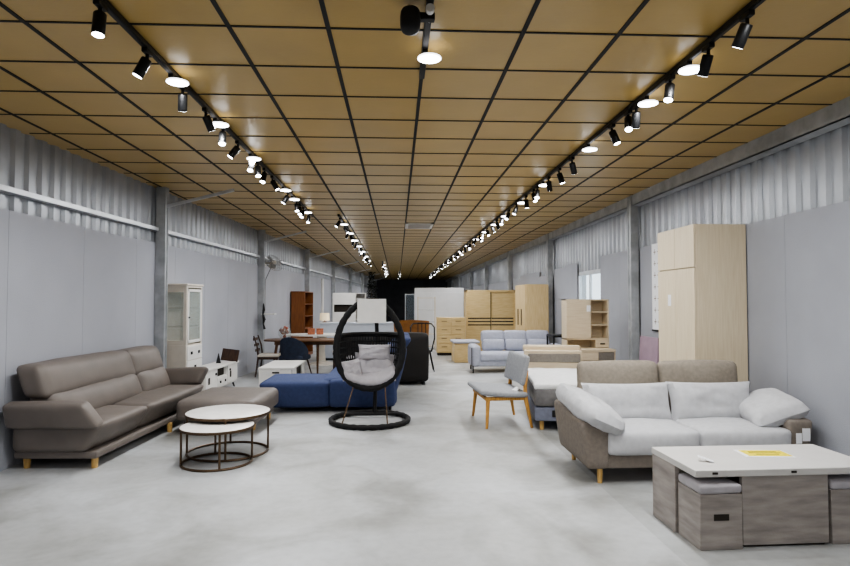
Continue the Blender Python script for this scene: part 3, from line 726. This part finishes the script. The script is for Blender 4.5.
# white wall unit
t = thing('wall_unit', 'white tall storage unit with dark niche behind the egg chair', 'cabinet', (-1.35,17.6,0))
b = B(); b.box((-.53,-.2,1.5),(.12,.2,1.84),.004); b.box((-.53,-.2,0),(-.5,.2,1.5),0); b.box((-.5,.17,0),(.12,.2,1.5),0); b.box((-.5,-.2,0),(.12,.2,1.28),.004)
for x in (.12,.41): b.box((x,-.2,0),(x+.02,.2,1.84),0)
b.box((.12,.17,0),(.43,.2,1.84),0)
obj('carcass', b, 'white', t)
for z in (.0,.35,.7,1.05,1.36,1.65,1.82): obj('shelf', bx((.14,-.2,z),(.41,.17,z+.02),.002), 'white', t)
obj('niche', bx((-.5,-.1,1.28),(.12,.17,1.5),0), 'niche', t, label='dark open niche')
o = obj('white_post', B().cyl((0,0,0),(0,0,2.4),.05,n=12), 'white', loc=(-2.62,20.9,0)); tag(o, 'slim white round post standing behind the teak bookcase', 'post')
t = thing('artificial_tree', 'tall dark leafy artificial tree far down the left wall', 'plant', (-1.3,30.5,0))
obj('pot', B().lathe([(.16,0),(.2,.35),(.19,.35),(.15,.05)], n=20), 'blackm', t); obj('trunk', B().tube([(0,0,.05),(.04,0,1.2),(-.03,0,2.2)], [.04,.03,.02]), 'dwood', t)
b = B(); r3 = random.Random(8)
for k in range(420):
    z = r3.uniform(1.3,3.1); q = r3.uniform(0,.3)*(1.1-(z-1.3)/2.4); a = r3.uniform(0,2*PI)
    mx = Matrix.Translation((q*math.cos(a), q*math.sin(a), z)) @ Euler((r3.uniform(-1,1),r3.uniform(-1,1),a)).to_matrix().to_4x4()
    b.add([(-.02,0,0),(.05,-.03,.01),(.14,0,-.02),(.05,.03,.01)], [(0,1,2,3)], mx)
obj('foliage', b, 'leaf', t, flat=True)

# ------------------------------------------------------------------ right wall furniture
t = thing('wardrobe', 'tall pale oak wardrobe against the right wall behind the sofa', 'wardrobe', (3.495,6.66,0))
b = B(); b.box((-.27,-.44,.0),(.29,-.42,2.42),.002); b.box((-.27,.42,0),(.29,.44,2.42),.002); b.box((-.27,-.42,2.4),(.29,.42,2.42),0); b.box((.27,-.42,0),(.29,.42,2.4),0); b.box((-.27,-.42,0),(.27,.42,.06),0); b.box((-.26,-.42,1.95),(.27,.42,1.965),0)
obj('carcass', b, 'oak', t)
for (y0, y1) in ((-.44,-.003),(.003,.44)):
    d = obj('door', bx((-.292,y0,.06),(-.272,y1,1.945),.002), 'oak', t)
    obj('top_door', bx((-.292,y0,1.955),(-.272,y1,2.42),.002), 'oak', t)
obj('price_tag', bx((-.297,.1,1.53),(-.293,.17,1.66),0), 'paper', t, label='white paper tag on the door')
# banner and mauve board
t = thing('wall_chart', 'narrow white wall chart behind the oak wardrobe', 'poster', (3.775,8.35,1.16))
obj('sheet', bx((0,-.35,0),(.008,.22,1.27),0), 'paper', t); obj('rod', B().cyl((.004,-.36,.0),(.004,.23,.0),.014), 'blackm', t)
for k in range(7):
    z = .12+.17*k
    for j in range(2):
        y = .12-.12*j; b = B(); b.box((-.001,y-.035,z),(.0005,y+.035,z+.012),0); b.box((-.001,y-.005,z-.03),(.0005,y+.005,z+.05),0)
        obj('printed_mark', b, 'mwood', t)
o = obj('leaning_board', bx((-.015,-.32,0),(.015,.3,1.06),.003), 'purple', loc=(3.66,8.55,.003), rot=(0,R(3),0)); tag(o, 'mauve board leaning on the right wall beside the wardrobe', 'board')
# accent chair
t = thing('accent_chair', 'wide grey chair with honey wood legs beside the bed', 'chair', (1.345,7.78,0), 4)
def sfn(q, u): q.z += .02*u[0]*-1+.012*u[0]**2; return q
obj('seat', rb((-.34,-.44,.385),(.27,.44,.45),.03,puff=(0,0,.012),fn=sfn), 'chgrey', t, label='grey upholstered seat')
def bfn(q, u): q.x += .09*(1-u[1]**2)*.6-.0; q.z += 0; return q
obj('backrest', rb((.2,-.43,.52),(.265,.43,.9),.05,puff=(.015,0,0),fn=bfn,rot=(0,R(12),0)), 'chgrey', t, label='grey curved backrest')
b = B(); b.box((-.27,-.4,.34),(.25,-.36,.385),.006); b.box((-.27,.36,.34),(.25,.4,.385),.006); b.box((-.27,-.38,.34),(-.23,.38,.385),.006); b.box((.21,-.38,.34),(.25,.38,.385),.006); obj('seat_frame', b, 'chwood', t)
for s in (-1, 1):
    obj('leg', B().cyl((-.26,s*.43,0),(-.23,s*.375,.37),.017,.028), 'chwood', t)
    obj('leg', B().tube([(.32,s*.42,0),(.25,s*.385,.36),(.25,s*.36,.5),(.3,s*.3,.7)],[.017,.028,.025,.018],n=10), 'chwood', t)
obj('price_tag', bx((.1,-.3,.452),(.2,-.22,.456),0,rot=(.2,-.5,.2)), 'paper', t, label='white paper tag on the seat')
# bed
t = thing('bed', 'single bed with white quilted mattress and storage headboard', 'bed', (2.24,7.98,0), -8.5)
obj('bed_base', rb((-.43,-.84,.11),(.43,.9,.29),.025), 'mbase', t)
obj('mattress_side', rb((-.43,-.86,.29),(.43,.9,.53),.04,puff=(.01,.01,0),wr=.006,wf=6), 'mside', t, label='grey side band')
obj('mattress_top', rb((-.435,-.865,.5),(.435,.905,.575),.03,n=14,puff=(.0,.0,.02),wr=.01,wf=9), 'quilt', t, label='white quilted top')
for (x, y) in ((-.34,-.76),(.34,-.76),(-.34,.8),(.34,.8)): obj('leg', B().cyl((x,y,0),(x,y,.12),.024,.03), 'leg', t)
obj('label_patch', bx((-.22,-.849,.17),(-.16,-.843,.25),0), 'blackm', t, label='small black maker patch')
obj('headboard', bx((-.43,.93,.0),(.43,1.2,.83),.004), 'oak3', t); obj('headboard_top', bx((-.44,1.12,.8),(.44,1.28,.9),.02), 'oak3', t)
obj('fabric_panel', rb((-.38,.905,.66),(.4,.935,.79),.01), 'gfabric', t, label='stone grey fabric panel')
# desk with hutch
t = thing('desk', 'pale oak desk with hutch shelves right of the bed headboard', 'desk', (3.1,9.45,0))
b = B(); b.box((-.42,-.3,.79),(.34,.3,.83),.004); b.box((-.42,-.28,0),(-.39,.28,.79),.002); b.box((.31,-.28,0),(.34,.28,.79),.002); b.box((-.39,.26,.2),(.31,.28,.79),0); obj('frame', b, 'oak3', t)
d = obj('drawer', bx((-.38,-.3,.66),(.06,-.28,.785),.002), 'oak3', t)
obj('drawer', bx((.065,-.3,.66),(.31,-.28,.785),.002), 'gfabric', t, label='grey drawer front')
b = B()
for a in (((-.36,.0,.83),(-.34,.28,1.62)),((.32,.0,.83),(.34,.28,1.62)),((-.36,.0,1.6),(.34,.28,1.62)),((.03,0,.98),(.05,.28,1.6)),((-.36,0,.96),(.34,.28,.985)),((-.36,.265,.83),(.34,.28,1.62)),((.12,0,.83),(.14,.26,.96))): b.box(*a,.002)
obj('hutch', b, 'oak3', t)
for z in (1.19,1.4): obj('shelf', bx((.05,.01,z),(.32,.27,z+.018),.002), 'oak3', t)
d = obj('cupboard_door', bx((-.36,-.018,.985),(.035,.0,1.62),.002), 'oak3', t); obj('price_tag', bx((-.03,-.022,1.42),(.03,-.019,1.52),0), 'paper', d)
d = obj('drawer', bx((.14,-.01,.84),(.32,.01,.955),.002), 'oak3', t); obj('handle', bx((.19,-.014,.885),(.27,-.009,.91),.001), 'niche', d)
# periwinkle sofa
t = thing('three_seat_sofa', 'pale periwinkle three-seat sofa in front of the oak wardrobes', 'sofa', (2.61,13.5,0))
obj('base', rb((-.9,-.42,.14),(1.0,.4,.27),.03), 'bluegrey', t)
for x in (-.95,.95): obj('armrest', rb((x,-.47,.14),(x+.2,.36,.6),.06,puff=(.01,0,.02)), 'bluegrey', t)
for k in range(3):
    x0 = -.62+.525*k
    obj('back_cushion', rb((x0,.1,.44),(x0+.515,.38,.7),.06,puff=(0,.03,.01),wr=.005,rot=(R(-8),0,0)), 'bluegrey', t)
    obj('headrest', rb((x0-.02,.2,.64),(x0+.52,.42,.9),.06,puff=(0,.02,.01),wr=.005,rot=(R(-8),0,0)), 'bluegrey', t)
for (x0, x1) in ((-.76,.09),(.095,.95)): obj('seat_cushion', rb((x0,-.46,.26),(x1,.2,.44),.05,puff=(0,.02,.02),wr=.005), 'bluegrey', t)
for (x, y) in ((-.92,-.43),(1.0,-.43),(-.88,.34),(1.0,.34)): obj('leg', B().cyl((x,y,0),(x,y,.16),.014), 'black', t)
obj('leg_trim', B().cyl((-.955,-.48,.1),(-.955,-.48,.56),.01), 'black', t)
# black frame table right of it
t = thing('frame_table', 'small black metal frame side table at the right end of the periwinkle sofa', 'side table', (3.32,11.9,0), 0)
b = B()
for (x, y) in ((-.2,-.25),(.2,-.25),(-.2,.25),(.2,.25)): b.box((x-.015,y-.015,0),(x+.015,y+.015,.9),0)
for z in (.15,.87): 
    for s in (-1, 1): b.box((-.2,s*.25-.015,z),(.2,s*.25+.015,z+.03),0); b.box((s*.2-.015,-.25,z),(s*.2+.015,.25,z+.03),0)
obj('frame', b, 'black', t); obj('top', bx((-.21,-.26,.9),(.21,.26,.915),.003), 'blackm', t)
# side-on oak cabinet
t = thing('side_cabinet', 'tall golden oak cabinet with black bar handles side-on at the right wall', 'wardrobe', (3.36,14.6,0))
obj('carcass', bx((-.27,-.6,0),(.27,.6,2.0),.004), 'oak2v', t)
for (y0, y1, hy) in ((-.59,-.003,-.17),(.003,.59,.22)):
    d = obj('door', bx((-.292,y0,.06),(-.27,y1,1.99),.003), 'oak2v', t); obj('handle', bx((-.31,hy-.02,1.0),(-.292,hy+.02,1.4),.003), 'blackm', d)
# sliding wardrobe
t = thing('sliding_wardrobe', 'golden oak wardrobe with two sliding doors and dark horizontal stripes', 'wardrobe', (2.86,18.2,0))
b = B(); b.box((-.76,-.3,0),(-.72,.3,1.94),.004); b.box((.72,-.3,0),(.76,.3,1.94),.004); b.box((-.76,-.3,1.88),(.76,.3,1.94),.004); b.box((-.72,-.3,0),(.72,.3,.08),.002); b.box((-.72,.28,.08),(.72,.3,1.9),0); obj('carcass', b, 'oak2', t)
for (x0, x1, y) in ((-.72,.02,-.29),(-.005,.72,-.26)):
    d = obj('sliding_door', bx((x0,y,.08),(x1,y+.025,1.88),.002), 'oak2', t)
    b = B()
    for z in (.86,.96,1.06): b.box((x0+.02,y-.004,z),(x1-.02,y,z+.035),0)
    obj('stripe', b, 'niche', d, label='three dark horizontal stripes')
obj('centre_stile', bx((-.012,-.296,.08),(.012,-.29,1.88),.001), 'niche', t, label='dark centre line')
# chest of drawers
t = thing('chest_of_drawers', 'golden oak chest of drawers left of the sliding wardrobe', 'chest of drawers', (1.6,17.6,0))
obj('carcass', bx((-.42,-.22,.08),(.42,.22,1.12),.005), 'oak2', t)
for k in range(4):
    z = .11+.25*k
    for (x0, x1) in ((-.4,-.01),(.01,.4)):
        d = obj('drawer', bx((x0,-.238,z),(x1,-.22,z+.235),.003), 'oak2', t); obj('handle', bx(((x0+x1)/2-.08,-.25,z+.14),((x0+x1)/2+.08,-.238,z+.155),.002), 'mwood', d)
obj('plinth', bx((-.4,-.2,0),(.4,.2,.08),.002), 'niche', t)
# low oak cabinet at the left end of the periwinkle sofa
t = thing('low_cabinet', 'low oak cabinet with pale rounded top left of the periwinkle sofa', 'side table', (1.75,15.7,0))
obj('carcass', bx((-.26,-.4,.0),(.36,.4,.5),.01), 'oak2', t)
obj('drawer', bx((-.24,-.415,.06),(.02,-.4,.46),.003), 'oak2', t); obj('drawer', bx((.03,-.415,.06),(.34,-.4,.46),.003), 'oak2', t)
obj('top', rb((-.3,-.45,.5),(.4,.44,.56),.028), 'bluegrey', t, label='pale rounded top')
# white wardrobe, glass cabinet, white shelf rack at the far end
t = thing('white_wardrobe', 'large plain white wardrobe at the far end behind the chest of drawers', 'wardrobe', (1.46,20.6,0))
obj('carcass', bx((-.84,-.28,0),(.84,.3,2.06),.005), 'cwhite', t)
for k in range(3): obj('door', bx((-.83+.555*k,-.3,.06),(-.83+.555*k+.55,-.28,1.9),.003), 'cwhite', t)
t = thing('open_rack', 'cream open shelf rack in front of the white wardrobe', 'shelf', (.98,19.7,0))
b = B()
for x in (-.3,.27):
    for y in (-.15,.12): b.box((x,y,0),(x+.03,y+.03,1.75),.002)
obj('frame', b, 'offwhite', t)
for z in (.1,.5,.9,1.3,1.7): obj('shelf', bx((-.3,-.15,z),(.3,.15,z+.02),.002), 'glass' if z in (.9,1.3) else 'offwhite', t)
t = thing('glass_cabinet', 'narrow smoked glass cabinet left of the white wardrobe', 'cabinet', (.45,20.9,0))
b = B(); b.box((-.17,-.2,0),(.17,.2,.12),.003); b.box((-.17,-.2,1.83),(.17,.2,1.86),.003)
for x in (-.17,.15):
    for y in (-.2,.18): b.box((x,y,.1),(x+.02,y+.02,1.84),0)
obj('frame', b, 'alu', t); obj('pane', bx((-.15,-.195,.12),(.15,-.19,1.83),0), 'dglass', t); obj('pane', bx((-.166,-.18,.12),(-.161,.18,1.83),0), 'dglass', t); obj('pane', bx((.161,-.18,.12),(.166,.18,1.83),0), 'dglass', t)
for z in (.6,1.1,1.5): obj('shelf', bx((-.15,-.18,z),(.15,.18,z+.01),0), 'glass', t)

# ------------------------------------------------------------------ world, camera, view
w = bpy.data.worlds.new('sky'); S.world = w; w.use_nodes = True
bg = w.node_tree.nodes['Background']; bg.inputs[0].default_value = (.80,.92,1,1); bg.inputs[1].default_value = 1.6
cam = bpy.data.cameras.new('camera'); co = bpy.data.objects.new('camera', cam); C.objects.link(co)
co.location = (0,0,1.575)
cam.sensor_width = 36; cam.lens = 590/850*36; cam.clip_end = 200
co.rotation_euler = (PI/2+math.atan(19/590), 0, -math.atan(28/590))
S.camera = co
S.view_settings.view_transform = 'AgX'; S.view_settings.look = 'AgX - Medium High Contrast'; S.view_settings.exposure = .5
